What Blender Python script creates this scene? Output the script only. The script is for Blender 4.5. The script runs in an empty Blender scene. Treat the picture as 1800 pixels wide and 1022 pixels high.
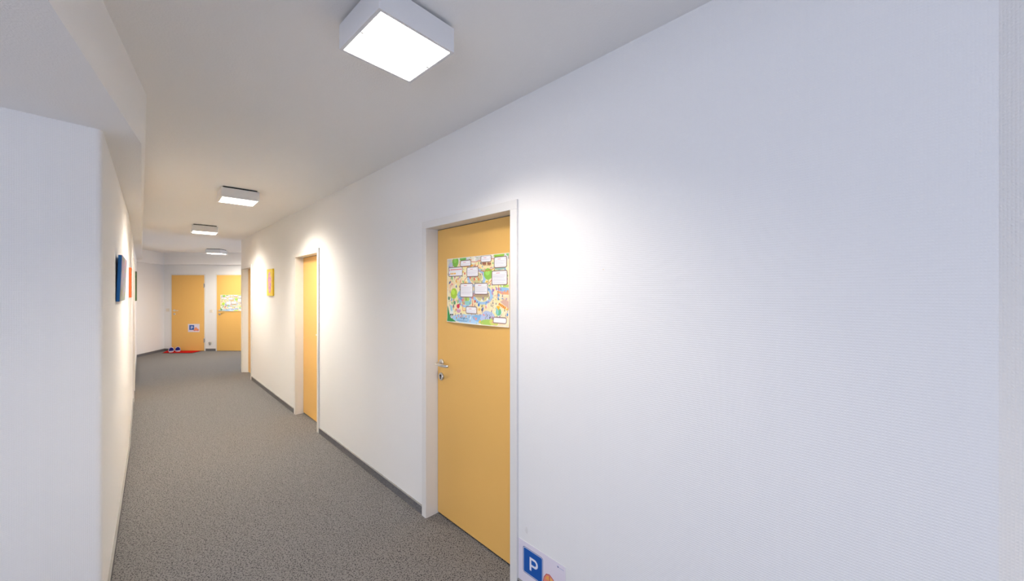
import bpy, bmesh, math, random
import numpy as np
from mathutils import Vector, Matrix

random.seed(4)
SC = bpy.context.scene
COL = SC.collection
PI = math.pi

# ------------------------------------------------------------------ camera, world, exposure
HC, H = 1.54, 2.537            # eye height, ceiling height
cd = bpy.data.cameras.new('camera'); cam = bpy.data.objects.new('camera', cd); COL.objects.link(cam)
cam.location = (0, 0, HC); cam.rotation_euler = (PI/2, 0, 0)
cd.sensor_width = 36; cd.lens = 13.0; cd.shift_y = 2.0/1800; cd.clip_start = 0.02
SC.camera = cam

wd = bpy.data.worlds.new('world'); SC.world = wd; wd.use_nodes = True
bg = wd.node_tree.nodes['Background']
bg.inputs['Color'].default_value = (0.71, 0.775, 0.98, 1); bg.inputs['Strength'].default_value = 2.45

SC.view_settings.view_transform = 'Standard'; SC.view_settings.look = 'None'
SC.view_settings.gamma = 1; SC.view_settings.use_curve_mapping = False
SC.view_settings.exposure = 0.68
LAMP_POWER = (54.0, 130.0, 128.0)   # nearest lamp, the next two, the farthest
LAMP_COLOR = (1.0, 0.91, 0.79, 1)

def portal(name, loc, normal, w, h):
    ld = bpy.data.lights.new(name, 'AREA'); ld.shape = 'RECTANGLE'; ld.size = w; ld.size_y = h
    ld.cycles.is_portal = True
    o = bpy.data.objects.new(name, ld); COL.objects.link(o)
    o.location = loc; o.rotation_euler = Vector(normal).to_track_quat('-Z', 'Y').to_euler()
    return o
portal('added_window_daylight', (-0.75, -2.62, 1.45), (0, 1, 0), 3.7, 1.7)  # sky portals for the added, unseen windows
portal('added_window_daylight', (-3.48, -1.25, 1.45), (1, 0, 0), 2.0, 1.7)
portal('added_window_daylight', (-4.92, 8.4, 1.2), (-1, 0, 0), 2.0, 2.2)

# ------------------------------------------------------------------ materials
def srgb(r, g, b):
    f = lambda c: (c/255/12.92) if c/255 <= 0.04045 else ((c/255+0.055)/1.055)**2.4
    return (f(r), f(g), f(b), 1)
def mat(name, color, rough=0.6, metal=0.0, emit=None, spec=None):
    m = bpy.data.materials.new(name); m.use_nodes = True
    b = m.node_tree.nodes['Principled BSDF']
    b.inputs['Base Color'].default_value = color; b.inputs['Roughness'].default_value = rough
    b.inputs['Metallic'].default_value = metal
    if spec is not None: b.inputs['Specular IOR Level'].default_value = spec
    if emit:
        b.inputs['Emission Color'].default_value = emit[0]; b.inputs['Emission Strength'].default_value = emit[1]
    return m
def N(m, t): return m.node_tree.nodes.new(t)
def L(m, a, b): m.node_tree.links.new(a, b)
def math_node(m, op, a, b=None, c=None):
    n = N(m, 'ShaderNodeMath'); n.operation = op
    for i, v in enumerate((a, b, c)):
        if v is None: continue
        if isinstance(v, (int, float)): n.inputs[i].default_value = v
        else: L(m, v, n.inputs[i])
    return n.outputs[0]

def weave_wall():
    """white painted glass-fibre wallpaper: small woven cells along the wall's own axes"""
    m = mat('painted_woven_wallpaper', (0.875, 0.87, 0.86, 1), 0.8, spec=0.2)
    b = m.node_tree.nodes['Principled BSDF']
    tc = N(m, 'ShaderNodeTexCoord'); sp = N(m, 'ShaderNodeSeparateXYZ'); L(m, tc.outputs['Object'], sp.inputs[0])
    ns = N(m, 'ShaderNodeTexNoise'); ns.inputs['Scale'].default_value = 60; ns.inputs['Detail'].default_value = 2
    L(m, tc.outputs['Object'], ns.inputs['Vector'])
    nb = N(m, 'ShaderNodeTexNoise'); nb.inputs['Scale'].default_value = 130; nb.inputs['Detail'].default_value = 1
    L(m, tc.outputs['Object'], nb.inputs['Vector'])
    wob = math_node(m, 'MULTIPLY', ns.outputs['Fac'], 2.6)
    ax = math_node(m, 'ADD', math_node(m, 'MULTIPLY', sp.outputs['X'], 2*PI/0.0062), wob)
    az = math_node(m, 'ADD', math_node(m, 'MULTIPLY', sp.outputs['Z'], 2*PI/0.0076), wob)
    sx = math_node(m, 'SINE', ax); sz = math_node(m, 'SINE', az)
    one = lambda q: math_node(m, 'MULTIPLY_ADD', q, 0.5, 0.5)
    h = math_node(m, 'MULTIPLY', math_node(m, 'POWER', one(sx), 0.6), math_node(m, 'POWER', one(sz), 0.6))
    h = math_node(m, 'MULTIPLY', h, math_node(m, 'ADD', nb.outputs['Fac'], 0.3))
    bp = N(m, 'ShaderNodeBump'); bp.inputs['Strength'].default_value = 1.0; bp.inputs['Distance'].default_value = 0.00065
    L(m, h, bp.inputs['Height']); L(m, bp.outputs[0], b.inputs['Normal'])
    return m
def plaster():
    m = mat('painted_ceiling_plaster', (0.93, 0.92, 0.905, 1), 0.9, spec=0.2)
    b = m.node_tree.nodes['Principled BSDF']
    tc = N(m, 'ShaderNodeTexCoord')
    n1 = N(m, 'ShaderNodeTexNoise'); n1.inputs['Scale'].default_value = 150; n1.inputs['Detail'].default_value = 3
    L(m, tc.outputs['Object'], n1.inputs['Vector'])
    bp = N(m, 'ShaderNodeBump'); bp.inputs['Strength'].default_value = 0.7; bp.inputs['Distance'].default_value = 0.0016
    L(m, n1.outputs['Fac'], bp.inputs['Height']); L(m, bp.outputs[0], b.inputs['Normal'])
    return m
def carpet(name, base, dark, scale=1.0):
    m = mat(name, base, 0.95, spec=0.1)
    b = m.node_tree.nodes['Principled BSDF']
    tc = N(m, 'ShaderNodeTexCoord')
    n1 = N(m, 'ShaderNodeTexNoise'); n1.inputs['Scale'].default_value = 150*scale; n1.inputs['Detail'].default_value = 1.5
    n1.inputs['Roughness'].default_value = 0.45; n1.inputs['Distortion'].default_value = 0.6
    L(m, tc.outputs['Object'], n1.inputs['Vector'])
    r = N(m, 'ShaderNodeValToRGB'); r.color_ramp.elements[0].position = 0.40; r.color_ramp.elements[1].position = 0.475
    r.color_ramp.elements[0].color = dark; r.color_ramp.elements[1].color = base
    L(m, n1.outputs['Fac'], r.inputs[0])
    n2 = N(m, 'ShaderNodeTexNoise'); n2.inputs['Scale'].default_value = 420; n2.inputs['Detail'].default_value = 2
    L(m, tc.outputs['Object'], n2.inputs['Vector'])
    mx = N(m, 'ShaderNodeMixRGB'); mx.blend_type = 'OVERLAY'; mx.inputs[0].default_value = 0.35
    L(m, r.outputs[0], mx.inputs[1]); L(m, n2.outputs['Fac'], mx.inputs[2])
    L(m, mx.outputs[0], b.inputs['Base Color'])
    bp = N(m, 'ShaderNodeBump'); bp.inputs['Strength'].default_value = 0.5; bp.inputs['Distance'].default_value = 0.002
    L(m, n2.outputs['Fac'], bp.inputs['Height']); L(m, bp.outputs[0], b.inputs['Normal'])
    return m
def door_laminate():
    m = mat('ochre_door_laminate', srgb(240, 190, 105), 0.42, spec=0.4)
    b = m.node_tree.nodes['Principled BSDF']
    tc = N(m, 'ShaderNodeTexCoord')
    n1 = N(m, 'ShaderNodeTexNoise'); n1.inputs['Scale'].default_value = 400
    L(m, tc.outputs['Object'], n1.inputs['Vector'])
    mx = N(m, 'ShaderNodeMixRGB'); mx.inputs[1].default_value = srgb(236, 185, 102); mx.inputs[2].default_value = srgb(242, 194, 110)
    L(m, n1.outputs['Fac'], mx.inputs[0]); L(m, mx.outputs[0], b.inputs['Base Color'])
    bp = N(m, 'ShaderNodeBump'); bp.inputs['Strength'].default_value = 0.15; bp.inputs['Distance'].default_value = 0.0004
    L(m, n1.outputs['Fac'], bp.inputs['Height']); L(m, bp.outputs[0], b.inputs['Normal'])
    return m
def painting(name, c1, c2, c3, scale, seedv):
    m = mat(name, c1, 0.6)
    b = m.node_tree.nodes['Principled BSDF']
    tc = N(m, 'ShaderNodeTexCoord')
    mp = N(m, 'ShaderNodeMapping'); mp.inputs['Location'].default_value = (seedv, seedv*1.7, seedv*.3); L(m, tc.outputs['Object'], mp.inputs[0])
    n1 = N(m, 'ShaderNodeTexNoise'); n1.inputs['Scale'].default_value = scale; n1.inputs['Detail'].default_value = 4; n1.inputs['Distortion'].default_value = 1.2
    L(m, mp.outputs[0], n1.inputs['Vector'])
    r = N(m, 'ShaderNodeValToRGB'); cr = r.color_ramp
    cr.elements[0].position = 0.36; cr.elements[0].color = c1
    cr.elements[1].position = 0.62; cr.elements[1].color = c3
    e = cr.elements.new(0.5); e.color = c2
    L(m, n1.outputs['Fac'], r.inputs[0]); L(m, r.outputs[0], b.inputs['Base Color'])
    bp = N(m, 'ShaderNodeBump'); bp.inputs['Strength'].default_value = 0.3; bp.inputs['Distance'].default_value = 0.001
    L(m, n1.outputs['Fac'], bp.inputs['Height']); L(m, bp.outputs[0], b.inputs['Normal'])
    return m
def printed(name, rough=0.45):
    m = mat(name, (1, 1, 1, 1), rough)
    a = N(m, 'ShaderNodeVertexColor'); a.layer_name = 'print'
    L(m, a.outputs['Color'], m.node_tree.nodes['Principled BSDF'].inputs['Base Color'])
    return m

M_WALL = weave_wall(); M_CEIL = plaster()
M_CARPET = carpet('flecked_grey_carpet', srgb(134, 132, 131), srgb(70, 69, 70))
M_BASE = carpet('grey_carpet_skirting', srgb(122, 121, 122), srgb(95, 94, 96), 1.2)
M_BASECAP = mat('skirting_lip', srgb(150, 149, 146), 0.6)
M_FRAME = mat('white_enamel_frame', (0.80, 0.79, 0.77, 1), 0.35)
M_DOOR = door_laminate()
M_UNDERSHADE = mat('under_door_shade', srgb(60, 45, 30), 0.7)  # dark colour standing in for the shade under the end doors
M_GASKET = mat('dark_gasket', srgb(70, 58, 45), 0.8)
M_STEEL = mat('satin_aluminium', (0.78, 0.77, 0.75, 1), 0.28, 1.0)
M_HINGE = mat('hinge_metal', (0.42, 0.40, 0.38, 1), 0.4, 1.0)
M_BLACK = mat('black', (0.015, 0.015, 0.018, 1), 0.6)
M_HOUSING = mat('lamp_housing_enamel', (0.82, 0.82, 0.83, 1), 0.4)
def diffuser(name, power, cut):
    """louvred panel: sends its light down, little of it sideways"""
    m = mat(name, (0.9, 0.9, 0.9, 1), 0.5, emit=(LAMP_COLOR, power))
    g = N(m, 'ShaderNodeNewGeometry'); d = N(m, 'ShaderNodeVectorMath'); d.operation = 'DOT_PRODUCT'
    L(m, g.outputs['Incoming'], d.inputs[0]); L(m, g.outputs['Normal'], d.inputs[1])
    mr = N(m, 'ShaderNodeMapRange'); mr.interpolation_type = 'SMOOTHSTEP'      # louvre cut-off, as cosines from straight down
    mr.inputs['From Min'].default_value = cut[0]; mr.inputs['From Max'].default_value = cut[1]
    L(m, d.outputs['Value'], mr.inputs['Value']); p = mr.outputs['Result']
    e = math_node(m, 'MULTIPLY', math_node(m, 'MULTIPLY_ADD', p, 0.95, 0.05), power)
    L(m, e, m.node_tree.nodes['Principled BSDF'].inputs['Emission Strength'])
    return m
M_GLOW = diffuser('lamp_diffuser', LAMP_POWER[0], (0.35, 0.80))
M_GLOW2 = diffuser('lamp_diffuser_bright', LAMP_POWER[1], (0.20, 0.85))
M_GLOW3 = diffuser('lamp_diffuser_end', LAMP_POWER[2], (0.0, 0.9))
M_PLASTIC = mat('beige_switch_plastic', srgb(232, 224, 210), 0.4)
M_GREYP = mat('grey_plastic', srgb(185, 184, 182), 0.45)
M_PRINT = printed('printed_poster_paper', 0.4)
M_PRINT2 = printed('printed_sign_plastic', 0.5)

# ------------------------------------------------------------------ geometry helpers
class MB:
    def __init__(s): s.v = []; s.f = []; s.mi = []; s.mats = []; s.sm = []
    def m(s, material):
        if material not in s.mats: s.mats.append(material)
        return s.mats.index(material)
    def box(s, x0, x1, y0, y1, z0, z1, material, bev=0.0):
        bm = bmesh.new(); bmesh.ops.create_cube(bm, size=1)
        for v in bm.verts:
            v.co = Vector(((x0+x1)/2 + v.co.x*(x1-x0), (y0+y1)/2 + v.co.y*(y1-y0), (z0+z1)/2 + v.co.z*(z1-z0)))
        if bev: bmesh.ops.bevel(bm, geom=bm.edges[:], offset=bev, segments=2, profile=0.5, affect='EDGES')
        s.take(bm, material)
    def take(s, bm, material, smooth=False):
        k = len(s.v); i = s.m(material)
        bm.verts.index_update()
        s.v += [tuple(v.co) for v in bm.verts]
        for f in bm.faces:
            s.f.append([k+v.index for v in f.verts]); s.mi.append(i); s.sm.append(smooth)
        bm.free()
    def prism(s, bottom, top, z0, z1, material):
        """bottom / top: lists of (x, y), counter-clockwise"""
        k = len(s.v); n = len(bottom); i = s.m(material)
        s.v += [(x, y, z0) for x, y in bottom] + [(x, y, z1) for x, y in top]
        fs = [list(range(k+n-1, k-1, -1)), list(range(k+n, k+2*n))]
        fs += [[k+j, k+(j+1) % n, k+n+(j+1) % n, k+n+j] for j in range(n)]
        for f in fs: s.f.append(f); s.mi.append(i); s.sm.append(False)
    def tube(s, pts, rad, material, n=12, flat=1.0):
        """round tube through pts (rad number or list); ends capped"""
        pts = [Vector(p) for p in pts]; k = len(s.v); i = s.m(material)
        rr = rad if isinstance(rad, (list, tuple)) else [rad]*len(pts)
        up = Vector((0, 0, 1))
        for q, p in enumerate(pts):
            t = (pts[min(q+1, len(pts)-1)] - pts[max(q-1, 0)]).normalized()
            a = t.cross(up)
            if a.length < 1e-3: a = t.cross(Vector((1, 0, 0)))
            a.normalize(); b = a.cross(t).normalized()
            for j in range(n):
                w = 2*PI*j/n
                s.v.append(tuple(p + a*math.cos(w)*rr[q] + b*math.sin(w)*rr[q]*flat))
        for q in range(len(pts)-1):
            for j in range(n):
                s.f.append([k+q*n+j, k+q*n+(j+1) % n, k+(q+1)*n+(j+1) % n, k+(q+1)*n+j]); s.mi.append(i); s.sm.append(True)
        s.f.append([k+j for j in range(n-1, -1, -1)]); s.mi.append(i); s.sm.append(False)
        e = k+(len(pts)-1)*n
        s.f.append([e+j for j in range(n)]); s.mi.append(i); s.sm.append(False)
    def build(s, name, parent=None, frame=None):
        me = bpy.data.meshes.new(name); me.from_pydata(s.v, [], s.f)
        for m_ in s.mats: me.materials.append(m_)
        me.polygons.foreach_set('material_index', s.mi); me.polygons.foreach_set('use_smooth', s.sm)
        bm = bmesh.new(); bm.from_mesh(me); bmesh.ops.recalc_face_normals(bm, faces=bm.faces); bm.to_mesh(me); bm.free()
        me.update()
        o = bpy.data.objects.new(name, me); COL.objects.link(o)
        if parent is not None: o.parent = parent
        if frame is not None: o.matrix_world = frame
        return o
def tag(o, label=None, cat=None, group=None, kind=None):
    if label: o['label'] = label
    if cat: o['category'] = cat
    if group: o['group'] = group
    if kind: o['kind'] = kind
    return o
def empty(name, frame):
    o = bpy.data.objects.new(name, None); COL.objects.link(o); o.empty_display_size = 0.1
    o.matrix_world = frame
    return o
def frame(p, ux, s=0.0, z=0.0, off=0.0):
    """local X along the wall (towards the left of somebody who faces it), Y into the room, Z up"""
    u = Vector((ux[0], ux[1], 0)).normalized(); n = Vector((-u.y, u.x, 0))
    o = Vector((p[0], p[1], 0)) + u*s + n*off + Vector((0, 0, z))
    return Matrix(((u.x, n.x, 0, o.x), (u.y, n.y, 0, o.y), (0, 0, 1, o.z), (0, 0, 0, 1)))

# ------------------------------------------------------------------ plan of the corridor (metres)
W = Vector((-0.572, 2.513)); U = Vector((-0.7093, 0.7049)).normalized()      # right wall, U runs down the corridor
S_NEAR, S_FAR = -2.37, 6.565
RN = W + U*S_NEAR; RF = W + U*S_FAR
RD = Vector((0.225, -0.974)); RE = RN + RD*3.55
A = Vector((-1.89, 1.707)); K = Vector((-3.679, 3.55)); E = Vector((-8.785, 8.65)); G = Vector((-9.03, 9.6))
LD = Vector((-0.63, -0.78)).normalized(); LE = A + LD*2.5
YB = -2.6                                                                       # back wall of the entrance area
YEND = 9.6; XR = -4.9

def slab(name, p0, p1, label, holes=(), ext0=0.0, ext1=0.0, th=0.16, h=H, thing_=True):
    """wall whose room face runs from p0 to p1, room on the left of p0->p1; holes in metres from p0: (s0, s1, z0, z1)"""
    d = (p1-p0); Ln = d.length; fr = frame(p0, d)
    m = MB(); x = -ext0
    for s0, s1, z0, z1 in sorted(holes):
        m.box(x, s0, -th, 0, 0, h, M_WALL)
        m.box(s0, s1, -th, 0, z1, h, M_WALL)
        if z0 > 0: m.box(s0, s1, -th, 0, 0, z0, M_WALL)
        x = s1
    m.box(x, Ln+ext1, -th, 0, 0, h, M_WALL)
    o = m.build(name, None, fr)
    return tag(o, label, 'wall', kind='structure')

def baseboard(name, p0, ux, s0, s1, label):
    m = MB(); m.box(s0, s1, 0, 0.009, 0, 0.057, M_BASE); m.box(s0, s1, 0, 0.0105, 0.057, 0.061, M_BASECAP)
    return tag(m.build(name, None, frame(p0, ux)), label, 'baseboard', kind='structure')

# floor, ceiling
m = MB(); m.box(-9.4, 2.4, -2.9, 9.9, -0.1, 0, M_CARPET)
tag(m.build('floor'), 'grey carpet with dark flecks along the whole corridor', 'floor', kind='structure')
m = MB(); m.box(-9.4, 2.4, -2.9, 9.9, H, H+0.1, M_CEIL)
tag(m.build('ceiling'), 'smooth white painted corridor ceiling', 'ceiling', kind='structure')

# right wall: three door openings
OPEN = [(-0.804, 0.004), (2.195, 3.0), (5.64, 6.447)]
DH = 1.968
slab_r = slab('wall_right', RN, RF, 'long white wall of the corridor with three ochre doors', [(a-0.02-S_NEAR, b+0.02-S_NEAR, 0, DH+0.02) for a, b in OPEN], ext0=0.12)
slab('wall_entrance_right', RE, RN, 'short white wall at the far right edge behind the corner', ext0=0.1)
RR = RF+Vector((U.y, -U.x))*0.12
slab('wall_corner_return', RR, Vector((XR, RR.y)), 'white return wall behind the corridor corner', ext1=0.1)
# left wall in two lengths, with its door
dKE = (E-K).length
sD5 = (5.12-K.y)/(E.y-K.y)*dKE + 0.05
slab('wall_left', E, K, 'white left corridor wall beyond the slight bend', [(dKE-sD5-0.831, dKE-sD5+0.02, 0, DH+0.02)], ext0=0.1, ext1=0.0)
RC = 0.022
A1 = A+(K-A).normalized()*RC; A2 = A+LD*RC
slab('wall_left_near', K, A1, 'white left corridor wall where the blue canvas hangs', ext0=0.0)
slab('wall_entrance_left', A2, LE, 'white wall at the left edge in front of the outer corner', ext1=0.1)
slab('wall_entrance_side', LE, Vector((LE.x, YB)), 'white side wall with an added window left of the entrance area', [(LE.y+0.25, LE.y+2.25, 0.6, 2.3)], ext1=0.1)
slab('wall_back', Vector((LE.x, YB)), Vector((RE.x, YB)), 'white wall with an added window behind the entrance area', [(LE.x*-1-2.6, LE.x*-1+1.1, 0.6, 2.3)], ext0=0.1, ext1=0.1)
slab('wall_far_left', G, E, 'short angled white wall left of the corridor end', ext0=0.1, ext1=0.1)
slab('wall_far_end', Vector((XR, YEND)), G, 'white end wall of the corridor with two ochre doors',
     [(-(-6.83)+XR, -(-7.63)+XR, 0, DH+0.0), (-(-8.0)+XR, -(-8.80)+XR, 0, DH+0.0)], ext0=0.1, ext1=0.1)
slab('wall_far_right', Vector((XR, RR.y)), Vector((XR, YEND)), 'white wall with an added window right of the corridor end', [(8.4-1.0-RR.y, 8.4+1.0-RR.y, 0.1, 2.3)], ext0=0.1, ext1=0.1)

_q = [A1*(1-t)**2+A*2*t*(1-t)+A2*t*t for t in [i/16 for i in range(17)]]
_bk = (A1+A2)/2-((A-(A1+A2)/2).normalized())*0.06
_pp = [(p.x, p.y) for p in _q]+[(_bk.x, _bk.y)]
m = MB(); m.prism(_pp, _pp, 0, 2.3, M_WALL)
_o = m.build('trim_3'); tag(_o, 'rounded white outer corner at the left foreground', 'wall corner', kind='structure')
def window(name, p0, ux, w, z0, z1, label):  # unseen windows, added to let cool daylight into the corridor
    r = empty(name, frame(p0, ux)); tag(r, label, 'added window', kind='structure')
    m = MB(); t = 0.06
    m.box(-w/2, w/2, -0.12, -0.06, z0, z0+t, M_FRAME); m.box(-w/2, w/2, -0.12, -0.06, z1-t, z1, M_FRAME)
    for x in (-w/2, -t/2, w/2-t): m.box(x, x+t, -0.12, -0.06, z0+t, z1-t, M_FRAME)
    m.build('added_window_frame', r)
    m = MB(); m.box(-w/2-0.03, w/2+0.03, -0.06, 0.03, z0-0.03, z0, M_FRAME, 0.004); m.build('added_window_sill', r)
window('added_window_1', Vector((-0.75, YB)), (1, 0), 3.7, 0.6, 2.3, 'wide white framed window added for daylight behind the entrance area')
window('added_window_3', Vector((LE.x, -1.25)), (0, -1), 2.0, 0.6, 2.3, 'white framed window added for daylight left of the entrance area')
window('added_window_2', Vector((XR, 8.4)), (0, 1), 2.0, 0.1, 2.3, 'white framed window added for daylight right of the corridor end')

# dropped bulkhead over the left wall and the beam round the corridor end
B1 = Vector((-1.855, 1.878)); D1 = Vector((0.596, -0.803)).normalized(); P0 = B1 + D1*3.2; F = Vector((-8.60, 8.60))
ring = [F, B1, P0, Vector((P0.x, -2.75)), Vector((-3.6, -2.75)), Vector((-3.6, -0.1)), Vector((-4.0, 3.6)), Vector((-8.95, 8.60))]
ring = ring[::-1]
low = [(p.x, p.y) if p not in (F, B1, P0) else ((p.x-0.006, p.y-0.006) if p == F else (p.x-0.015, p.y-0.012)) for p in ring]
m = MB(); m.prism(low, [(p.x, p.y) for p in ring], 2.286, H, M_CEIL)
tag(m.build('trim_1'), 'white dropped bulkhead above the left corridor wall', 'bulkhead', kind='structure')
m = MB()
pr = [(-8.66, 8.45), (-8.92, 9.48), (XR, 9.48), (XR, 9.62), (-9.1, 9.62), (-8.86, 8.45)]
m.prism(pr, pr, 2.235, H, M_CEIL)
tag(m.build('trim_2'), 'shallow white beam above the two doors at the corridor end', 'beam', kind='structure')

# small marks on the right wall
m = MB(); m.tube([(0, 0.0, 0), (0, 0.001, 0)], 0.003, M_PLASTIC, 10); m.build('nail_hole', slab_r)
hx = 1271.9/(1061-246); m_o = slab_r.children[0]; m_o.location = ((hx-2.513)/0.7049-S_NEAR, 0, 1.54+(513-474)*hx/650)
bm = bmesh.new(); bmesh.ops.create_icosphere(bm, subdivisions=2, radius=0.012)
for v in bm.verts: v.co = Vector((v.co.x*0.8+random.uniform(-.002, .002), v.co.y*0.12, v.co.z*1.3+random.uniform(-.003, .003)))
m = MB(); m.take(bm, M_FRAME); o = m.build('plaster_chip', slab_r)
hx = 1271.9/(926-246); o.location = ((hx-2.513)/0.7049-S_NEAR, 0.0, 1.54-(933-513)*hx/650)

# ------------------------------------------------------------------ doors
def arc(fn, a, b, n): return [fn(a+(b-a)*i/n) for i in range(n+1)]
def hardware(leaf, x, y0, z=1.052, side=1):
    """lever handle (axis at local x) and cylinder escutcheon 9 cm under it; lever points to -X (to +X when side is -1)"""
    k = side
    m = MB()
    m.tube([(x, y0, z), (x, y0+0.006, z), (x, y0+0.009, z)], [0.026, 0.026, 0.022], M_STEEL, 28)
    hd = m.build('handle_rosette', leaf)
    pts = [(x, y0+0.005, z), (x, y0+0.035, z)]
    pts += arc(lambda t: (x-k*0.018*(1-math.cos(t)), y0+0.035+0.018*math.sin(t), z), 0.2, PI/2, 6)
    pts += [(x-k*0.05, y0+0.054, z-0.001), (x-k*0.085, y0+0.052, z-0.002), (x-k*0.11, y0+0.045, z-0.003), (x-k*0.122, y0+0.038, z-0.003), (x-k*0.126, y0+0.033, z-0.003)]
    m = MB(); m.tube(pts, [0.0095]*(len(pts)-2)+[0.009, 0.0065], M_STEEL, 14); m.build('door_handle', leaf)
    zk = z-0.093
    m = MB()
    m.tube([(x, y0, zk), (x, y0+0.008, zk), (x, y0+0.011, zk)], [0.026, 0.026, 0.021], M_STEEL, 28)
    es = m.build('keyhole_escutcheon', leaf)
    m = MB()
    m.tube([(x, y0+0.0105, zk+0.006), (x, y0+0.0125, zk+0.006)], 0.0085, M_BLACK, 18)
    m.box(x-0.0045, x+0.0045, y0+0.0105, y0+0.0125, zk-0.016, zk+0.002, M_BLACK)
    m.build('keyhole', es)

def door(name, p0, ux, s, label, w=0.808, recess=0.08, flush=False, hinges=False, wleaf=None, side=1):
    """s: middle of the clear opening along ux"""
    r = empty(name, frame(p0, ux, s)); tag(r, label, 'door', kind='structure')
    m = MB(); c = 0.05; t = 0.014; d = 0.16
    if not flush:
        for sx in (-1, 1):
            x0, x1 = sorted((sx*w/2, sx*(w/2+c)))
            m.box(x0, x1, 0, t, 0, DH, M_FRAME, 0.0025)                     # casing on the wall
            x0, x1 = sorted((sx*w/2, sx*(w/2+0.02)))
            m.box(x0, x1, -d, 0.001, 0, DH, M_FRAME)                        # lining in the reveal
        m.box(-w/2-c, w/2+c, 0, t, DH-0.0005, DH+c, M_FRAME, 0.0025)
        m.box(-w/2-0.02, w/2+0.02, -d, 0.001, DH, DH+0.02, M_FRAME)
        m.build('door_frame', r)
        m = MB(); g = 0.004
        m.box(-w/2+0.0005, -w/2+g, -recess-0.03, -recess-0.004, 0.006, DH-0.0005, M_GASKET)
        m.box(w/2-g, w/2-0.0005, -recess-0.03, -recess-0.004, 0.006, DH-0.0005, M_GASKET)
        m.box(-w/2+g, w/2-g, -recess-0.03, -recess-0.004, DH-g, DH-0.0005, M_GASKET)
        m.build('door_gasket', r)
        m = MB(); m.box(-w/2+g, w/2-g, -recess-0.04, -recess, 0.013, DH-g, M_DOOR, 0.001)
        leaf = m.build('door_leaf', r)
        m = MB(); m.box(-w/2+0.001, w/2-0.001, -recess-0.038, -recess-0.012, 0.0005, 0.0125, M_BLACK); m.build('door_shadow_strip', r)  # black strip paints the shadow line below the leaf
        hardware(leaf, side*(w/2-0.052), -recess, side=side)
    else:
        wl = wleaf or w
        for sx in (-1, 1):
            x0, x1 = sorted((sx*(wl/2+0.003), sx*(wl/2+0.034)))
            m.box(x0, x1, -0.002, 0.012, 0, DH+0.002, M_FRAME, 0.002)
        m.box(-wl/2-0.034, wl/2+0.034, -0.002, 0.012, DH+0.003, DH+0.034, M_FRAME, 0.002)
        m.build('door_frame', r)
        m = MB(); m.box(-wl/2, wl/2, -0.02, 0.018, 0.008, DH, M_DOOR, 0.0015)
        leaf = m.build('door_leaf', r)
        m = MB(); m.box(-wl/2, wl/2, -0.015, 0.012, 0.0005, 0.0075, M_UNDERSHADE); m.build('door_shadow_strip', r)  # dark strip stands in for the shade below the leaf
        hardware(leaf, wl/2-0.075, 0.018)
        if hinges:
            for z in (0.275, 1.70):
                m = MB(); x = -wl/2-0.006
                m.tube([(x, 0.024, z-0.055), (x, 0.024, z-0.001)], 0.009, M_HINGE, 14)
                m.tube([(x, 0.024, z+0.001), (x, 0.024, z+0.055)], 0.009, M_HINGE, 14)
                m.box(x-0.016, x+0.010, 0.0125, 0.0185, z-0.04, z+0.04, M_HINGE)
                m.build('hinge', r)
    return r
doors = []
DL = ['nearest ochre door in the right wall, a colourful poster on it', 'second ochre door in the right wall, between the nearest door and the yellow canvas',
      'last ochre door in the right wall, beside the corridor corner']
for k, (a, b) in enumerate(OPEN):
    doors.append(door('door_%d' % (k+1), W, U, (a+b)/2, DL[k], w=b-a, side=1 if k == 0 else -1))
door('door_4', E, K-E, dKE-sD5-0.405, 'white framed door in the left wall beyond the orange canvas', recess=0.08)
d_end = door('door_5', Vector((0, YEND)), (-1, 0), 8.402, 'ochre end door with a red doormat and slippers in front', flush=True, hinges=True, wleaf=0.838)
d_end2 = door('door_6', Vector((0, YEND)), (-1, 0), 7.232, 'ochre end door with a poster, half hidden by the right wall', flush=True, wleaf=0.838)

# ------------------------------------------------------------------ skirtings
baseboard('baseboard_right_near', W, U, S_NEAR, OPEN[0][0]-0.051, 'grey carpet skirting under the parking sign')
baseboard('baseboard_right', W, U, OPEN[0][1]+0.051, OPEN[1][0]-0.051, 'grey carpet skirting between the two nearest doors')
baseboard('baseboard_right_middle', W, U, OPEN[1][1]+0.051, OPEN[2][0]-0.051, 'grey carpet skirting under the yellow canvas')
baseboard('baseboard_right_corner', W, U, OPEN[2][1]+0.051, S_FAR, 'tiny piece of grey skirting at the corridor corner')
baseboard('baseboard_left_near', A, A-K, -(A-K).length, 0, 'grey skirting under the blue canvas')
baseboard('baseboard_left', K, K-E, -(sD5-0.055), 0, 'grey skirting on the left before the framed door')
baseboard('baseboard_left_far', K, K-E, -dKE, -(sD5+0.86), 'grey skirting on the left beyond the framed door')
baseboard('baseboard_entrance_left', A, LE-A, 0, 2.5, 'grey skirting on the left foreground wall')
baseboard('baseboard_entrance_right', RE, RN-RE, 0, 3.55, 'grey skirting on the right foreground wall')
baseboard('baseboard_far_left', G, E-G, 0, (E-G).length, 'grey skirting on the angled wall at the corridor end')
baseboard('baseboard_end', Vector((0, YEND)), (-1, 0), 8.402+0.455, 9.03, 'short grey skirting left of the end door with the doormat')
baseboard('baseboard_end_middle', Vector((0, YEND)), (-1, 0), 7.232+0.455, 8.402-0.455, 'dark grey skirting between the two end doors')
baseboard('baseboard_corner_return', RR, (1, 0), 0, XR-RR.x, 'grey skirting behind the corridor corner')

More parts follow.
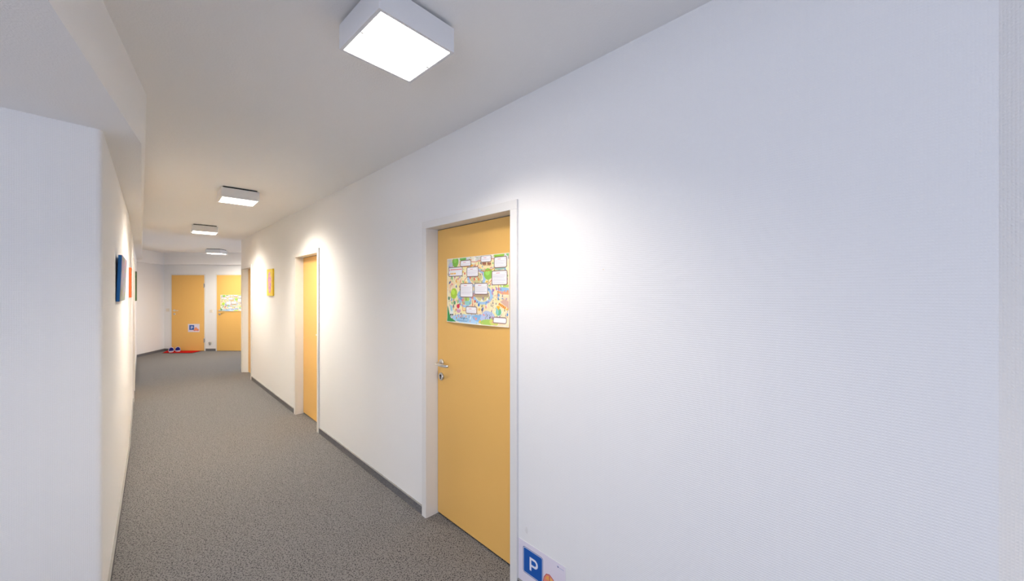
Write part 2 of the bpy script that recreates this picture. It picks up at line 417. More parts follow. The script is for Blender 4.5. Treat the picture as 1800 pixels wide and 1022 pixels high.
# ------------------------------------------------------------------ ceiling lamps
def lamp_proto():
    r = empty('ceiling_lamp', Matrix.Identity(4))
    a = 0.15; z1 = -0.014; z0 = -0.104; t = 0.004
    m = MB()
    bm = bmesh.new(); bmesh.ops.create_cube(bm, size=1)
    for v in bm.verts: v.co = Vector((v.co.x*2*a, v.co.y*2*a, (z0+z1)/2+v.co.z*(z1-z0)))
    vert = [e for e in bm.edges if abs(e.verts[0].co.z-e.verts[1].co.z) > 0.05]
    bmesh.ops.bevel(bm, geom=vert, offset=0.004, segments=3, profile=0.5, affect='EDGES')
    bot = [f for f in bm.faces if f.normal.z < -0.9]
    ins = bmesh.ops.inset_region(bm, faces=bot, thickness=0.012, depth=0)
    ex = bmesh.ops.extrude_face_region(bm, geom=bot)
    for v in [g for g in ex['geom'] if isinstance(g, bmesh.types.BMVert)]: v.co.z += 0.012
    bmesh.ops.delete(bm, geom=bot, context='FACES')
    m.take(bm, M_HOUSING); m.build('lamp_housing', r)
    m = MB(); m.box(-a+0.016, a-0.016, -a+0.016, a-0.016, z1, 0, M_BLACK); m.build('shadow_gap_plate', r)  # plate coloured black to paint the shadow gap above the housing
    for sy in (-1, 1):
        y0, y1 = (0.0012, a-0.0155) if sy > 0 else (-a+0.0155, -0.0012)
        m = MB(); m.box(-a+0.0155, a-0.0155, y0, y1, z0+0.003, z0+0.009, M_GLOW); m.build('diffuser_panel', r)
    for x, y in ((-a+0.017, 0), (a-0.017, 0.0)):
        m = MB(); m.box(x-0.004, x+0.004, y-0.004, y+0.004, z0-0.0005, z0+0.003, M_GREYP); m.build('diffuser_clip', r)
    return r
LAMPS = [(-0.427, 1.374, 47.5, 'nearest square ceiling lamp, largest in view above the corridor'),
         (-2.716, 3.670, 44.0, 'second square ceiling lamp along the corridor'),
         (-4.671, 5.619, 43.0, 'third square ceiling lamp, small above the far corridor'),
         (-6.966, 8.72, 10.7, 'farthest square ceiling lamp, turned differently, before the end beam')]
first = lamp_proto(); bright = {}
for k, (x, y, ang, lab) in enumerate(LAMPS):
    if k == 0: o = first
    else:
        o = first.copy(); COL.objects.link(o)
        for ch in list(first.children):
            c = ch.copy(); COL.objects.link(c); c.parent = o
            if ch.name.startswith('diffuser_panel'):
                if k in (1, 3): bright[ch.name] = ch.data.copy(); bright[ch.name].materials[0] = M_GLOW2 if k == 1 else M_GLOW3
                c.data = bright[ch.name]
    o.location = (x, y, H); o.rotation_euler = (0, 0, math.radians(ang))
    tag(o, lab, 'ceiling lamp', 'square ceiling lamps')

# ------------------------------------------------------------------ printed things: painted cell by cell into one sheet
def lin(c):
    c = np.asarray(c, float)/255
    return np.where(c <= 0.04045, c/12.92, ((c+0.055)/1.055)**2.4)
class Art:
    """u to the right, v up, both 0..1 of the height; colours in sRGB"""
    def __init__(s, w, h, n, ss=3):
        s.asp = w/h; s.nv = n; s.nu = int(round(n*s.asp)); s.ss = ss
        s.V, s.U = np.meshgrid((np.arange(s.nv*ss)+.5)/(s.nv*ss), (np.arange(s.nu*ss)+.5)/(s.nv*ss), indexing='ij')
        s.a = np.ones(s.V.shape+(3,)); s.rs = np.random.RandomState(7)
    def put(s, mask, c): s.a[mask] = lin(c)
    def mix(s, w, c): s.a = s.a*(1-w[..., None]) + lin(c)*w[..., None]
    def noise(s, sc, seed):
        r = np.random.RandomState(seed); out = np.zeros(s.V.shape)
        for k in range(3):
            f = sc*2**k; g = r.rand(int(f)+3, int(f*s.asp)+3)
            y = s.V*f; x = s.U*f; i = y.astype(int); j = x.astype(int); fy = y-i; fx = x-j
            fy = fy*fy*(3-2*fy); fx = fx*fx*(3-2*fx)
            out += (g[i, j]*(1-fy)*(1-fx)+g[i+1, j]*fy*(1-fx)+g[i, j+1]*(1-fy)*fx+g[i+1, j+1]*fy*fx)/2**k
        return out/1.75
    def ell(s, u, v, a, b, c, rot=0, wob=0, seed=1):
        x = s.U-u; y = s.V-v; ca, sa = math.cos(rot), math.sin(rot)
        x, y = x*ca+y*sa, -x*sa+y*ca
        r = np.sqrt((x/a)**2+(y/b)**2)
        if wob: r = r + (s.noise(14, seed)-.5)*wob
        s.put(r < 1, c)
    def ring(s, u, v, a, b, t, c, t0=-9, t1=9):
        r = np.sqrt(((s.U-u)/a)**2+((s.V-v)/b)**2); an = np.arctan2(s.V-v, s.U-u)
        s.put((abs(r-1) < t) & (an > t0) & (an < t1), c)
    def rbox(s, u0, v0, u1, v1, r, c):
        dx = np.maximum(abs(s.U-(u0+u1)/2)-(u1-u0)/2+r, 0); dy = np.maximum(abs(s.V-(v0+v1)/2)-(v1-v0)/2+r, 0)
        s.put(dx*dx+dy*dy < r*r, c)
    def line(s, pts, w, c):
        for (u0, v0), (u1, v1) in zip(pts[:-1], pts[1:]):
            dx, dy = u1-u0, v1-v0; q = dx*dx+dy*dy+1e-12
            t = np.clip(((s.U-u0)*dx+(s.V-v0)*dy)/q, 0, 1)
            s.put((s.U-u0-t*dx)**2+(s.V-v0-t*dy)**2 < w*w, c)
    def poly(s, pts, c):
        ins = np.zeros(s.V.shape, bool); n = len(pts)
        for i in range(n):
            (x0, y0), (x1, y1) = pts[i], pts[(i+1) % n]
            if y0 == y1: continue
            cond = ((y0 > s.V) != (y1 > s.V)) & (s.U < (x1-x0)*(s.V-y0)/(y1-y0)+x0)
            ins ^= cond
        s.put(ins, c)
    def mesh(s, name, w, h, material, fn, thick=0.0006):
        a = s.a.reshape(s.nv, s.ss, s.nu, s.ss, 3).mean((1, 3))
        vs = []; nu, nv = s.nu, s.nv
        for j in range(nv+1):
            for i in range(nu+1):
                u, v = i/nu, j/nv
                vs.append((-(u*w), fn(u, v), v*h))
        fs = [(j*(nu+1)+i+1, j*(nu+1)+i, (j+1)*(nu+1)+i, (j+1)*(nu+1)+i+1) for j in range(nv) for i in range(nu)]
        fs = [f[::-1] for f in fs]
        me = bpy.data.meshes.new(name)
        # back of the sheet and its rim give it a thickness
        k = len(vs); rim = [i for i in range(nu+1)] + [j*(nu+1)+nu for j in range(1, nv+1)] + [nv*(nu+1)+i for i in range(nu-1, -1, -1)] + [j*(nu+1) for j in range(nv-1, 0, -1)]
        vs += [(vs[i][0], vs[i][1]-thick, vs[i][2]) for i in rim]
        nf = len(fs)
        for q in range(len(rim)):
            q2 = (q+1) % len(rim); fs.append((rim[q2], rim[q], k+q, k+q2))
        me.from_pydata(vs, [], fs); me.materials.append(material)
        ca = me.color_attributes.new('print', 'FLOAT_COLOR', 'CORNER')
        cols = np.ones((len(me.loops), 4), np.float32)*0.8
        cols[:nf*4, :3] = np.repeat(a.reshape(-1, 3), 4, axis=0)
        ca.data.foreach_set('color', cols.ravel())
        me.update()
        return me

def poster_art():
    A_ = Art(0.594, 0.42, 168)
    asp = A_.asp
    # helper: photo-zoom coordinates on the poster -> u, v.  columns 103..805, top edge slopes, bottom edge slopes
    def P(x, y):
        t = (x-100)/(805-100)
        top = 157-67*t; bot = 868+67*t
        # undo the perspective stretch across the sheet
        zl, zr = 2.4916, 2.069
        uu = t*zl/(t*zl+(1-t)*zr)
        v = (bot-y)/(bot-top)
        return uu*asp, v
    CREAM = (250, 240, 196)
    A_.put(A_.V > -1, CREAM)
    A_.mix(np.clip((A_.noise(5, 3)-.5)*2.4, 0, .8), (252, 214, 160))
    A_.mix(np.clip((A_.noise(7, 13)-.52)*2.4, 0, .7), (240, 240, 150))
    A_.mix(np.clip((A_.noise(9, 23)-.56)*3.0, 0, .8), (255, 250, 235))
    A_.mix(np.clip((A_.noise(6, 33)-.58)*2.6, 0, .6), (245, 190, 150))
    # sky strip
    A_.mix(np.clip((A_.V-.86)*9, 0, .9)*np.clip(A_.noise(6, 5)*1.4, 0, 1), (222, 226, 236))
    A_.mix(np.clip((A_.V-.84)*9, 0, .5)*np.clip((A_.noise(12, 6)-.45)*3, 0, 1), (170, 190, 190))
    def E_(x, y, a, b, c, wob=0.0, seed=1, rot=0):
        u, v = P(x, y); A_.ell(u, v, a*1.35, b, c, rot, wob, seed)
    blue = (168, 206, 236)
    # water: ring canals and lakes
    for (x, y, a, b) in ((430, 375, .16, .115), (500, 570, .17, .115), (300, 620, .12, .10)):
        u, v = P(x, y)
        a *= 1.15; A_.ring(u, v, a, b, .16, blue); A_.ell(u, v, a*.7, b*.7, (214, 206, 150), wob=.5, seed=int(x))
    E_(250, 590, .05, .10, (160, 200, 226), .4, 4)
    E_(330, 655, .07, .035, (150, 214, 205), .4, 5)
    E_(745, 510, .09, .035, (150, 200, 235), .4, 6, -.1)
    E_(740, 545, .10, .02, (250, 176, 130), .4, 6, -.1)
    E_(380, 840, .36, .065, (172, 208, 236), .4, 8)
    E_(470, 830, .12, .05, (130, 185, 230), .4, 9)
    E_(555, 810, .11, .075, (190, 205, 235), .5, 10)
    E_(300, 850, .14, .03, (150, 195, 228), .3, 11)
    E_(540, 215, .2, .06, (252, 236, 180), .2, 12); u, v = P(540, 225); A_.ring(u, v, .2, .07, .07, (190, 205, 200), -3, 0)
    E_(140, 235, .05, .05, (200, 205, 220), .5, 7)
    E_(330, 235, .1, .02, (250, 170, 60), .4, 3)
    # grass
    E_(570, 880, .13, .045, (168, 204, 96), .6, 14); E_(640, 870, .07, .05, (205, 214, 110), .6, 15)
    E_(760, 465, .07, .02, (190, 224, 110), .5, 2); E_(320, 615, .05, .03, (180, 214, 100), .5, 4)
    E_(480, 575, .14, .03, (185, 165, 130), .7, 5); E_(700, 265, .08, .025, (150, 190, 180), .7, 6)
    rq = np.random.RandomState(5)
    for k in range(260):
        cc = [(120,170,220),(240,170,120),(150,200,130),(235,150,150),(190,160,200),(130,120,130),(255,250,240),(245,200,90)][rq.randint(8)]
        A_.ell(rq.rand()*asp, rq.rand(), .006+rq.rand()*.022, .005+rq.rand()*.014, cc, rot=rq.uniform(-1.5, 1.5), wob=1.1, seed=k)
    # small visitors scattered over the map: body, head
    rs = np.random.RandomState(11)
    pal = [(60, 110, 180), (220, 80, 60), (240, 150, 60), (90, 70, 110), (70, 160, 90), (235, 150, 170), (120, 90, 70), (40, 60, 110), (150, 110, 170), (60, 150, 190)]
    for k in range(120):
        u, v = rs.rand()*asp, .06+rs.rand()*.86; c = pal[rs.randint(len(pal))]; hh = .011+rs.rand()*.012
        A_.ell(u, v, .0045+rs.rand()*.004, hh, c, rot=rs.uniform(-.3, .3)); A_.ell(u, v+hh+.004, .0045, .0055, (120, 80, 60) if k % 2 else (240, 190, 150))
    for k in range(50):
        u, v = rs.rand()*asp, .06+rs.rand()*.86
        A_.ell(u, v, .004+rs.rand()*.012, .003+rs.rand()*.004, pal[rs.randint(len(pal))], rot=rs.uniform(-1, 1))
    for x, y, c in ((360, 372, (238, 110, 50)), (412, 385, (238, 110, 50)), (458, 390, (240, 130, 50)), (415, 355, (110, 110, 120)), (620, 515, (110, 120, 200)), (660, 500, (170, 120, 200)), (300, 322, (220, 80, 60)),
                    (130, 425, (60, 100, 170)), (203, 470, (50, 90, 160)), (455, 680, (40, 100, 190)), (505, 722, (50, 110, 190)), (540, 705, (235, 150, 160)), (415, 640, (220, 70, 60)), (785, 790, (60, 150, 220)), (680, 610, (90, 140, 200))):
        E_(x, y, .010, .022, c)
    # brown animals in the top field, penguins at the pond
    for x in (512, 530, 566, 586): E_(x, 210, .020, .014, (168, 104, 76), .8, x); E_(x-6, 226, .006, .014, (150, 90, 64)); E_(x+7, 224, .006, .014, (150, 90, 64))
    for k in range(16):
        u, v = P(535+rs.rand()*70, 775+rs.rand()*60); A_.ell(u, v, .006, .014, (45, 50, 80)); A_.ell(u+.004, v, .003, .010, (240, 240, 245))
    # trees: crown and trunk
    for (x, y, a, b, c) in ((195, 190, .055, .085, (132, 194, 72)), (280, 150, .06, .05, (110, 184, 80)), (688, 118, .075, .04, (150, 206, 66)), (795, 102, .03, .03, (140, 200, 120)),
                            (565, 330, .068, .085, (150, 208, 84)), (176, 550, .060, .082, (176, 214, 58))):
        u, v = P(x, y); a *= 1.4; A_.line([(u, v), (u+.004, v-b-.035)], .005, (120, 100, 60)); A_.ell(u, v, a, b, c, wob=.25, seed=int(x))
        A_.ell(u-.012, v+.02, a*.5, b*.45, tuple(min(255, q+22) for q in c), wob=.5, seed=int(x)+1)
    E_(183, 655, .024, .03, (100, 160, 110), .5, 3); E_(120, 605, .02, .028, (110, 150, 110), .5, 6)
    # ice kiosk, green pond with fountain, awning, house
    E_(225, 692, .030, .034, (228, 60, 80), .2, 3); E_(230, 745, .040, .034, (215, 165, 190), .3, 4); E_(228, 728, .028, .006, (250, 225, 230))
    u, v = P(683, 760); A_.poly([(u-.085, v), (u, v-.075), (u+.085, v), (u, v+.06)], (255, 250, 240)); A_.ell(u, v, .056, .052, (120, 205, 150), wob=.2)
    A_.ell(u-.02, v, .02, .04, (150, 215, 215)); E_(680, 705, .028, .018, (250, 200, 60), .2); E_(683, 722, .012, .02, (250, 190, 50))
    A_.poly([P(700, 645), P(745, 620), P(800, 640), P(800, 720), P(770, 700)], (225, 185, 165))
    p = [P(692, 655), P(772, 708), P(762, 735), P(682, 678)]
    A_.poly(p, (255, 214, 100))
    for k in range(5):
        t0, t1 = k/5, k/5+.1
        L_ = lambda q0, q1, t: (q0[0]+(q1[0]-q0[0])*t, q0[1]+(q1[1]-q0[1])*t)
        A_.poly([L_(p[0], p[1], t0), L_(p[0], p[1], t1), L_(p[3], p[2], t1), L_(p[3], p[2], t0)], (236, 96, 40))
    # red routes
    R = (222, 88, 52)
    for path in ([(370, 190), (430, 192), (450, 182), (485, 178)], [(598, 158), (640, 158)], [(455, 296), (560, 293), (610, 278), (645, 255)], [(325, 362), (300, 395), (292, 440)],
                 [(605, 400), (575, 430), (560, 450)], [(415, 555), (395, 590), (388, 640), (386, 700)], [(280, 590), (278, 740)], [(683, 450), (678, 540), (665, 600)], [(280, 745), (315, 742)],
                 [(250, 245), (330, 240)], [(185, 345), (185, 390)]):
        A_.line([P(*q) for q in path], .0045, R)
    for x, y in ((622, 600), (622, 630), (622, 660), (622, 690), (622, 712)): E_(x, y, .004, .006, (40, 40, 60))
    # speech panels: outline, white field, a red headline and grey lines of text
    def panel(x0, y0, x1, y1, lines=4, head=(225, 90, 110), edge=(128, 98, 88)):
        (u0, v1), (u1, v0) = P(x0, y0), P(x1, y1)
        A_.rbox(u0-.012, v0-.012, u1+.012, v1+.012, .032, edge)
        A_.rbox(u0+.001, v0+.001, u1-.001, v1-.001, .018, (250, 248, 250))
        hgt = v1-v0
        if head: A_.line([(u0+(u1-u0)*.28, v1-.026), (u0+(u1-u0)*.52, v1-.026)], .003, head); A_.line([(u1-.025, v1-.024), (u1-.017, v1-.024)], .003, (150, 120, 150))
        for k in range(lines):
            vv = v1-.05-k*.021
            if vv < v0+.018: break
            A_.line([(u0+.02, vv), (u1-.022-(.03 if k % 3 == 2 else 0), vv)], .0022, (196, 192, 208))
    panel(252, 182, 366, 232, 1); panel(485, 130, 597, 185, 1); panel(638, 146, 772, 248, 5); panel(326, 258, 450, 352, 4)
    panel(610, 302, 778, 446, 7); panel(252, 442, 388, 588, 7); panel(412, 440, 556, 556, 5); panel(316, 702, 432, 778, 3)
    panel(630, 822, 770, 888, 3, None, (150, 120, 110))
    panel(118, 260, 270, 345, 0, None)
    (u0, v1), (u1, v0) = P(118, 260), P(270, 345)
    A_.line([(u0+.05, v1-.03), (u1-.015, v1-.03)], .0055, (228, 70, 60))
    for k, wd_ in ((.055, .02), (.10, .024), (.15, .034)): A_.line([(u0+k, v0+.035), (u0+k+wd_*.7, v0+.035)], .013, (246, 190, 80))
    A_.ell(u0+.022, v1-.035, .007, .02, (222, 60, 50)); A_.ell(u0+.022, v0+.025, .008, .014, (60, 90, 180))
    # lower left corner: green corner with pale shield and two dark lenses
    A_.poly([(0, 0), P(215, 868), P(170, 840), P(130, 790), P(110, 700), (0, .27)], (32, 150, 70))
    E_(152, 770, .034, .085, (240, 245, 238)); E_(148, 715, .02, .05, (160, 215, 228), 0, 1, .3); E_(152, 812, .026, .018, (205, 200, 215))
    for x in (141, 161): E_(x, 790, .0155, .014, (28, 36, 58))
    # two dark handwritten lines over the water
    for x0, x1, y in ((248, 335, 826), (222, 335, 855)):
        (a0, b0), (a1, b1) = P(x0, y), P(x1, y); t = a0
        while t < a1:
            A_.line([(t, b0), (t+.008, b0+.004), (t+.014, b0-.003)], .0026, (60, 95, 140)); t += .022
    # thin white margin
    q = .008
    A_.put((A_.U < q) | (A_.U > asp-q) | (A_.V < q) | (A_.V > 1-q), (246, 244, 238))
    return A_
curl = lambda u, v: 0.0012 + 0.013*max(0, 1-v/.16)**2*math.sin(PI*min(1, u*1.02))**.8 + 0.004*max(0, 1-v/.1)**2
PM = poster_art().mesh('map_poster', 0.594, 0.42, M_PRINT, curl)
def hang(name, me, fr): 
    o = bpy.data.objects.new(name, me); COL.objects.link(o); o.matrix_world = fr; return o
zl = 2.4916
# point on leaf plane at px 786: exact
def on_right(px, off):
    t = (px-900)/650; n = Vector((-U.y, U.x)); 
    z = (W.dot(n)+off)/(t*n.x+n.y); p = Vector((t*z, z)); return (p-W).dot(U), z
s0, z0 = on_right(786, -0.078)
tag(hang('poster', PM, frame(W, U, s0, 1.54-(565.5-513)*z0/650, -0.0795)), 'colourful illustrated map poster with white text panels on the nearest ochre door', 'poster', 'illustrated map posters')
tag(hang('poster', PM, frame((0, YEND), (-1, 0), 7.555, 1.036, 0.0185)), 'illustrated map poster on the half hidden door at the corridor end', 'poster', 'illustrated map posters')

def parking_art(n=140):
    A_ = Art(0.3, 0.21, n); k = 1/0.21
    A_.put(A_.V > -1, (232, 226, 238))
    A_.mix(np.clip((A_.U-.4)*.9, 0, .5)*np.clip(1-A_.V, 0, 1), (238, 214, 226))
    def R_(u0, v0, u1, v1, r, c): A_.rbox(u0*k, v0*k, u1*k, v1*k, r*k, c)
    u0, v0, u1, v1 = .0316, .052, .164, .184
    R_(u0, v0, u1, v1, .011, (10, 70, 150)); R_(u0+.003, v0+.003, u1-.003, v1-.003, .009, (235, 240, 248)); R_(u0+.0055, v0+.0055, u1-.0055, v1-.0055, .007, (8, 88, 176))
    WH = (236, 238, 250)
    R_(.077, .082, .0885, .148, .0005, WH)
    A_.rbox(.0775*k, .1035*k, .131*k, .148*k, .0215*k, WH); R_(.077, .1035, .10, .148, .0005, WH)
    A_.rbox(.0885*k, .1145*k, .1195*k, .1370*k, .0110*k, (8, 88, 176)); R_(.0885, .1145, .10, .137, .0003, (8, 88, 176))
    # logo and a short line of small print, top right
    A_.ell(.2555*k, .190*k, .0035*k, .0035*k, (40, 60, 130)); A_.ell(.2530*k, .192*k, .0035*k, .0018*k, (120, 150, 200))
    A_.line([(.262*k, .1895*k), (.288*k, .1895*k)], .0012*k, (160, 170, 205))
    # orange and pink toy vehicle overlapping the blue square
    def PL(pts, c): A_.poly([(x*k, y*k) for x, y in pts], c)
    body = [(.140, .048), (.146, .062), (.166, .070), (.172, .098), (.186, .118), (.206, .124), (.228, .112), (.240, .092), (.262, .084), (.276, .066), (.278, .046), (.262, .036), (.160, .036)]
    big = [(.21+(x-.21)*1.06, .075+(y-.075)*1.07) for x, y in body]
    PL(big, (190, 60, 70)); PL(body, (238, 140, 120))
    PL([(.178, .094), (.188, .112), (.200, .116), (.202, .096)], (246, 176, 90)); PL([(.208, .096), (.208, .117), (.224, .108), (.232, .094)], (244, 190, 110))
    PL([(.150, .052), (.150, .060), (.240, .078), (.270, .070), (.270, .056)], (250, 160, 80))
    for u in (.175, .250): A_.ell(u*k, .040*k, .014*k, .014*k, (170, 60, 80)); A_.ell(u*k, .040*k, .007*k, .007*k, (245, 210, 200))
    A_.line([(.205*k, .118*k), (.205*k, .060*k)], .0016*k, (190, 60, 70))
    q = .0016*k; A_.put((A_.U < q) | (A_.U > A_.asp-q) | (A_.V < q) | (A_.V > 1-q), (240, 238, 236))
    return A_
flat = lambda u, v: 0.0022
SM = parking_art().mesh('parking_sign', 0.3, 0.21, M_PRINT2, flat, 0.002)
s1, z1 = on_right(912, 0.0)
tag(hang('parking_sign', SM, frame(W, U, s1, 0.0625, 0.0)), 'white sign with blue parking symbol low on the right wall beside the nearest door', 'sign', 'parking signs')
tag(hang('parking_sign', SM, frame((0, YEND), (-1, 0), 8.395, 0.492, 0.018)), 'small white sign with blue parking symbol on the end door above the doormat', 'sign', 'parking signs')

# ------------------------------------------------------------------ canvases
def canvas(fr, w, h, t, face, side, label, tilt=0.0, gap=0.0, extra=None):
    """lower left... fr origin is the middle of the lower edge on the wall"""
    r = empty('canvas_painting', fr); tag(r, label, 'painting', 'canvas paintings on the corridor walls')
    R_ = Matrix.Rotation(-tilt, 4, 'X')
    m = MB(); m.box(-w/2, w/2, 0, t-0.0015, 0, h, side, 0.002)
    o = m.build('canvas_edge', r); o.matrix_local = Matrix.Translation((0, gap, 0)) @ R_
    m = MB(); m.box(-w/2+0.001, w/2-0.001, t-0.0018, t, 0.001, h-0.001, face); 
    o2 = m.build('painted_face', r); o2.matrix_local = Matrix.Translation((0, gap, 0)) @ R_
    if extra: extra(o2, w, h, t)
    return r
P_BLUE = painting('painting_blue', srgb(150, 164, 84), srgb(136, 150, 194), srgb(196, 150, 150), 9, 1)
P_ORANGE = painting('painting_orange', srgb(214, 90, 50), srgb(190, 170, 160), srgb(120, 120, 100), 14, 2)
P_GREEN = painting('painting_green', srgb(92, 122, 84), srgb(120, 140, 90), srgb(130, 120, 130), 8, 3)
P_YELLOW = painting('painting_yellow', srgb(252, 232, 100), srgb(250, 222, 84), srgb(246, 208, 90), 12, 4)
P_PINK = painting('painting_pink', srgb(190, 130, 214), srgb(236, 170, 214), srgb(246, 208, 150), 16, 5)
S_BLUE = mat('blue_canvas_edge', srgb(14, 110, 190), 0.5); S_ORANGE = mat('orange_canvas_edge', srgb(246, 98, 36), 0.5)
S_GREEN = painting('green_canvas_edge', srgb(84, 124, 78), srgb(104, 140, 92), srgb(110, 120, 96), 10, 6)
S_YELLOW = mat('yellow_canvas_edge', srgb(246, 206, 40), 0.5)
fl = frame(A, A-K)
# blue: on the near part of the left wall
ux = A-K; Lk = ux.length
def left_s(z, p, q): return (p-q).length*((z-p.y)/(q.y-p.y))
sa, sb = left_s(2.29, A, K), left_s(2.715, A, K)
canvas(frame(A, ux, -(sa+sb)/2, 1.478), sb-sa, 0.292, 0.017, P_BLUE, S_BLUE, 'canvas with blue edge, tilted off the left wall, nearest of the left wall paintings', tilt=0.035, gap=0.002)
sa = left_s(3.50, A, K)
ux2 = K-E
canvas(frame(K, ux2, -0.20, 1.483), 0.38, 0.290, 0.018, P_ORANGE, S_ORANGE, 'canvas with bright orange edge between the blue edged canvas and the left door frame')
sg = left_s(6.25, K, E)
canvas(frame(K, ux2, -sg-0.25, 1.383), 0.5, 0.50, 0.028, P_GREEN, S_GREEN, 'green edged canvas at the far end of the left wall')
def oval(o2, w, h, t):
    bm = bmesh.new(); n = 40
    ring_ = [bm.verts.new((0.29*w*math.cos(2*PI*i/n)*(1+.06*math.sin(5*2*PI*i/n)), t+0.0008, h*.5+0.40*h*math.sin(2*PI*i/n)*(1+.03*math.sin(7*2*PI*i/n)))) for i in range(n)]
    bm.faces.new(ring_)
    g = bmesh.ops.extrude_face_region(bm, geom=bm.faces[:])
    for v in [q for q in g['geom'] if isinstance(q, bmesh.types.BMVert)]: v.co.y -= 0.001
    m = MB(); m.take(bm, P_PINK); q = m.build('painted_oval', o2); q['label'] = 'pink and violet oval'
    bm = bmesh.new()
sy0 = (5.39-2.513)/0.7049; sy1 = (5.628-2.513)/0.7049
canvas(frame(W, U, (sy0+sy1)/2, 1.478), sy1-sy0, 0.398, 0.021, P_YELLOW, S_YELLOW, 'yellow canvas with pink oval on the right wall between two doors', extra=oval)

# ------------------------------------------------------------------ switches and socket on the end wall
def end_frame(x, z): return frame((0, YEND), (-1, 0), -x, z)
sw = empty('light_switch', end_frame(-8.935, 1.062)); tag(sw, 'beige light switch left of the end door with the doormat', 'light switch', 'beige light switches')
m = MB(); m.box(-0.041, 0.041, 0, 0.009, -0.041, 0.041, M_PLASTIC, 0.003); m.build('switch_plate', sw)
m = MB(); m.box(-0.027, 0.027, 0.009, 0.013, -0.027, 0.027, M_PLASTIC, 0.0015); m.build('rocker', sw)
s2 = sw.copy(); COL.objects.link(s2)
for ch in list(sw.children):
    c = ch.copy(); COL.objects.link(c); c.parent = s2
s2.matrix_world = end_frame(-7.805, 1.035); s2['label'] = 'beige light switch between the two end doors'
so = empty('wall_socket', end_frame(-7.835, 0.205)); tag(so, 'round grey socket with a plug, low between the two end doors', 'socket')
m = MB(); m.tube([(0, 0, 0), (0, 0.008, 0), (0, 0.010, 0)], [0.042, 0.042, 0.037], M_PLASTIC, 28); m.build('socket_plate', so)
m = MB(); m.tube([(0, 0.010, 0.012), (0, 0.030, 0.012), (0, 0.036, 0.012)], [0.021, 0.021, 0.015], M_GREYP, 20); pg = m.build('plug', so)
m = MB(); m.tube([(0, 0.03, 0.008), (-0.012, 0.036, -0.014), (-0.034, 0.03, -0.006), (-0.046, 0.02, 0.03)], 0.004, M_GREYP, 8); m.build('plug_cord', pg)
m = MB(); m.tube([(0.0, 0.010, -0.034), (0, 0.018, -0.036)], 0.022, M_GREYP, 16); m.build('socket_lid', so)

# ------------------------------------------------------------------ doormat
M_RED = carpet('red_mat_pile', srgb(196, 22, 16), srgb(160, 12, 10), 1.0)
M_RUB = mat('mat_rubber', srgb(40, 8, 8), 0.7)
mt = empty('doormat', Matrix.Translation((-8.42, 9.4, 0))); tag(mt, 'red doormat with dark rubber edge on the carpet before the end door', 'doormat')
def mat_poly(d):
    return [(-8.745+8.42+d, 9.235-9.4+d), (-7.985+8.42-d*1.4, 9.235-9.4+d), (-8.03+8.42-d*1.6, 9.575-9.4-d), (-8.93+8.42+d, 9.575-9.4-d)]
m = MB(); m.prism(mat_poly(0), mat_poly(0.004), 0.0005, 0.007, M_RUB); m.build('rubber_edge', mt)
m = MB(); m.prism(mat_poly(0.012), mat_poly(0.015), 0.007, 0.014, M_RED); m.build('pile', mt)

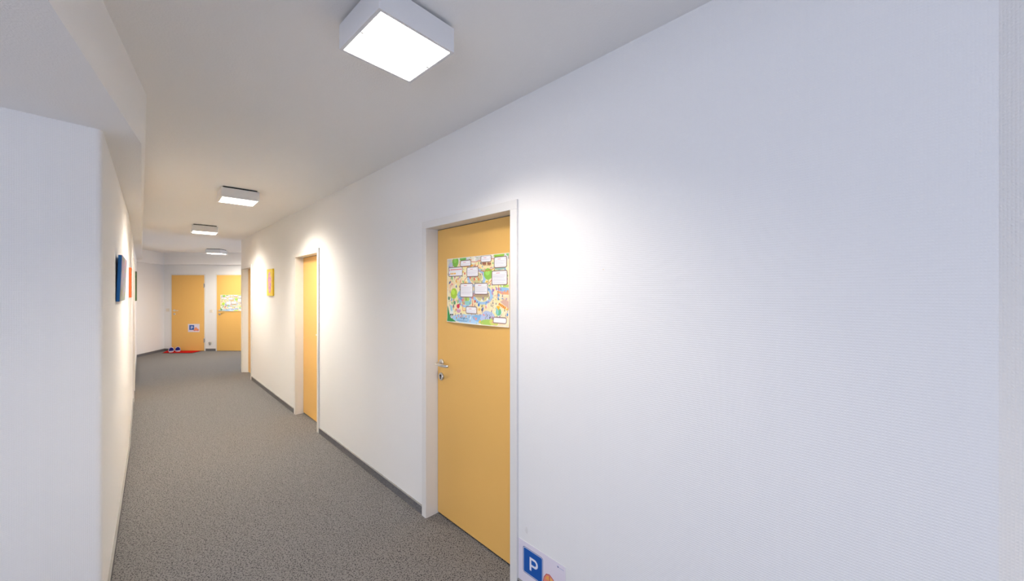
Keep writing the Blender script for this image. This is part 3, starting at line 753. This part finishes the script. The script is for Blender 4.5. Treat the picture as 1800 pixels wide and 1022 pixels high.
# ------------------------------------------------------------------ slippers
M_NAVY = carpet('navy_slipper_felt', srgb(34, 34, 110), srgb(20, 20, 80), 1.5)
M_LILAC = mat('lilac_plush', srgb(205, 200, 225), 0.95)
M_SOLE = mat('white_slipper_sole', srgb(235, 226, 226), 0.7)
def outline(n, L_, w0):
    """sole outline, toe towards -Y"""
    pts = []
    for i in range(n):
        a = 2*PI*i/n; y = math.cos(a); x = math.sin(a)
        w = w0*(1.0+0.16*max(0, y)-0.06*(1-abs(y)))
        pts.append((x*w, -y*L_/2))
    return pts
def slipper():
    r = empty('slipper', Matrix.Identity(4)); Ls, w = 0.25, 0.046; n = 36
    m = MB(); o = outline(n, Ls, w)
    for a, b, z0, z1 in ((.96, 1.0, 0, .006), (1.0, 1.0, .006, .018), (1.0, .97, .018, .022)):
        m.prism([(x*a, y*a) for x, y in o], [(x*b, y*b) for x, y in o], z0, z1, M_SOLE)
    m.build('sole', r)
    m = MB(); m.prism([(x*.86, y*.92) for x, y in o], [(x*.84, y*.9) for x, y in o], 0.022, 0.027, M_NAVY); m.build('insole', r)
    # vamp: a domed shell over the front half
    bm = bmesh.new(); rows = []
    J, I = 14, 18
    for j in range(J+1):
        t = j/J; y = -Ls/2*0.985 + t*0.150
        yy = -y/(Ls/2); hw = w*math.sqrt(max(0, 1-yy*yy))*(1.0+0.16*max(0, yy)) + 0.0005
        ht = 0.022 + 0.084*math.sin(min(1, t*1.05)*PI/2)**0.5
        rows.append([bm.verts.new((hw*1.0*math.cos(PI*i/I), y, 0.018+(ht-0.018)*math.sin(PI*i/I)**0.8)) for i in range(I+1)])
    for j in range(J):
        for i in range(I): bm.faces.new((rows[j][i], rows[j][i+1], rows[j+1][i+1], rows[j+1][i]))
    m = MB(); m.take(bm, M_NAVY, True); vo = m.build('vamp', r)
    so_ = vo.modifiers.new('thickness', 'SOLIDIFY'); so_.thickness = 0.006; so_.offset = -1
    # plush collar round the opening
    y = -Ls/2*0.985+0.150; yy = abs(y)/(Ls/2); hw = w*math.sqrt(1-yy*yy)
    pts = [(hw*1.02*math.cos(PI*i/20), y, 0.022+0.086*math.sin(PI*i/20)**0.8) for i in range(21)]
    m = MB(); m.tube(pts, 0.011, M_LILAC, 10); m.build('plush_collar', r)
    # plush rim low round the heel and the toe
    m = MB(); pp = [(x*1.02, y*1.0, 0.028) for x, y in o]; pp.append(pp[0]); m.tube(pp, 0.010, M_LILAC, 8); m.build('plush_rim', r)
    return r
sl = slipper()
sl.location = (-8.625, 9.36, 0.0142); sl.rotation_euler = (0, 0, math.radians(40))
tag(sl, 'left navy slipper with pale plush rim on the red doormat', 'slipper', 'pair of slippers')
s2 = sl.copy(); COL.objects.link(s2)
for ch in list(sl.children):
    c = ch.copy(); COL.objects.link(c); c.parent = s2
s2.location = (-8.538, 9.448, 0.0142); s2.rotation_euler = (0, 0, math.radians(44)); s2['label'] = 'right navy slipper with pale plush rim on the red doormat'
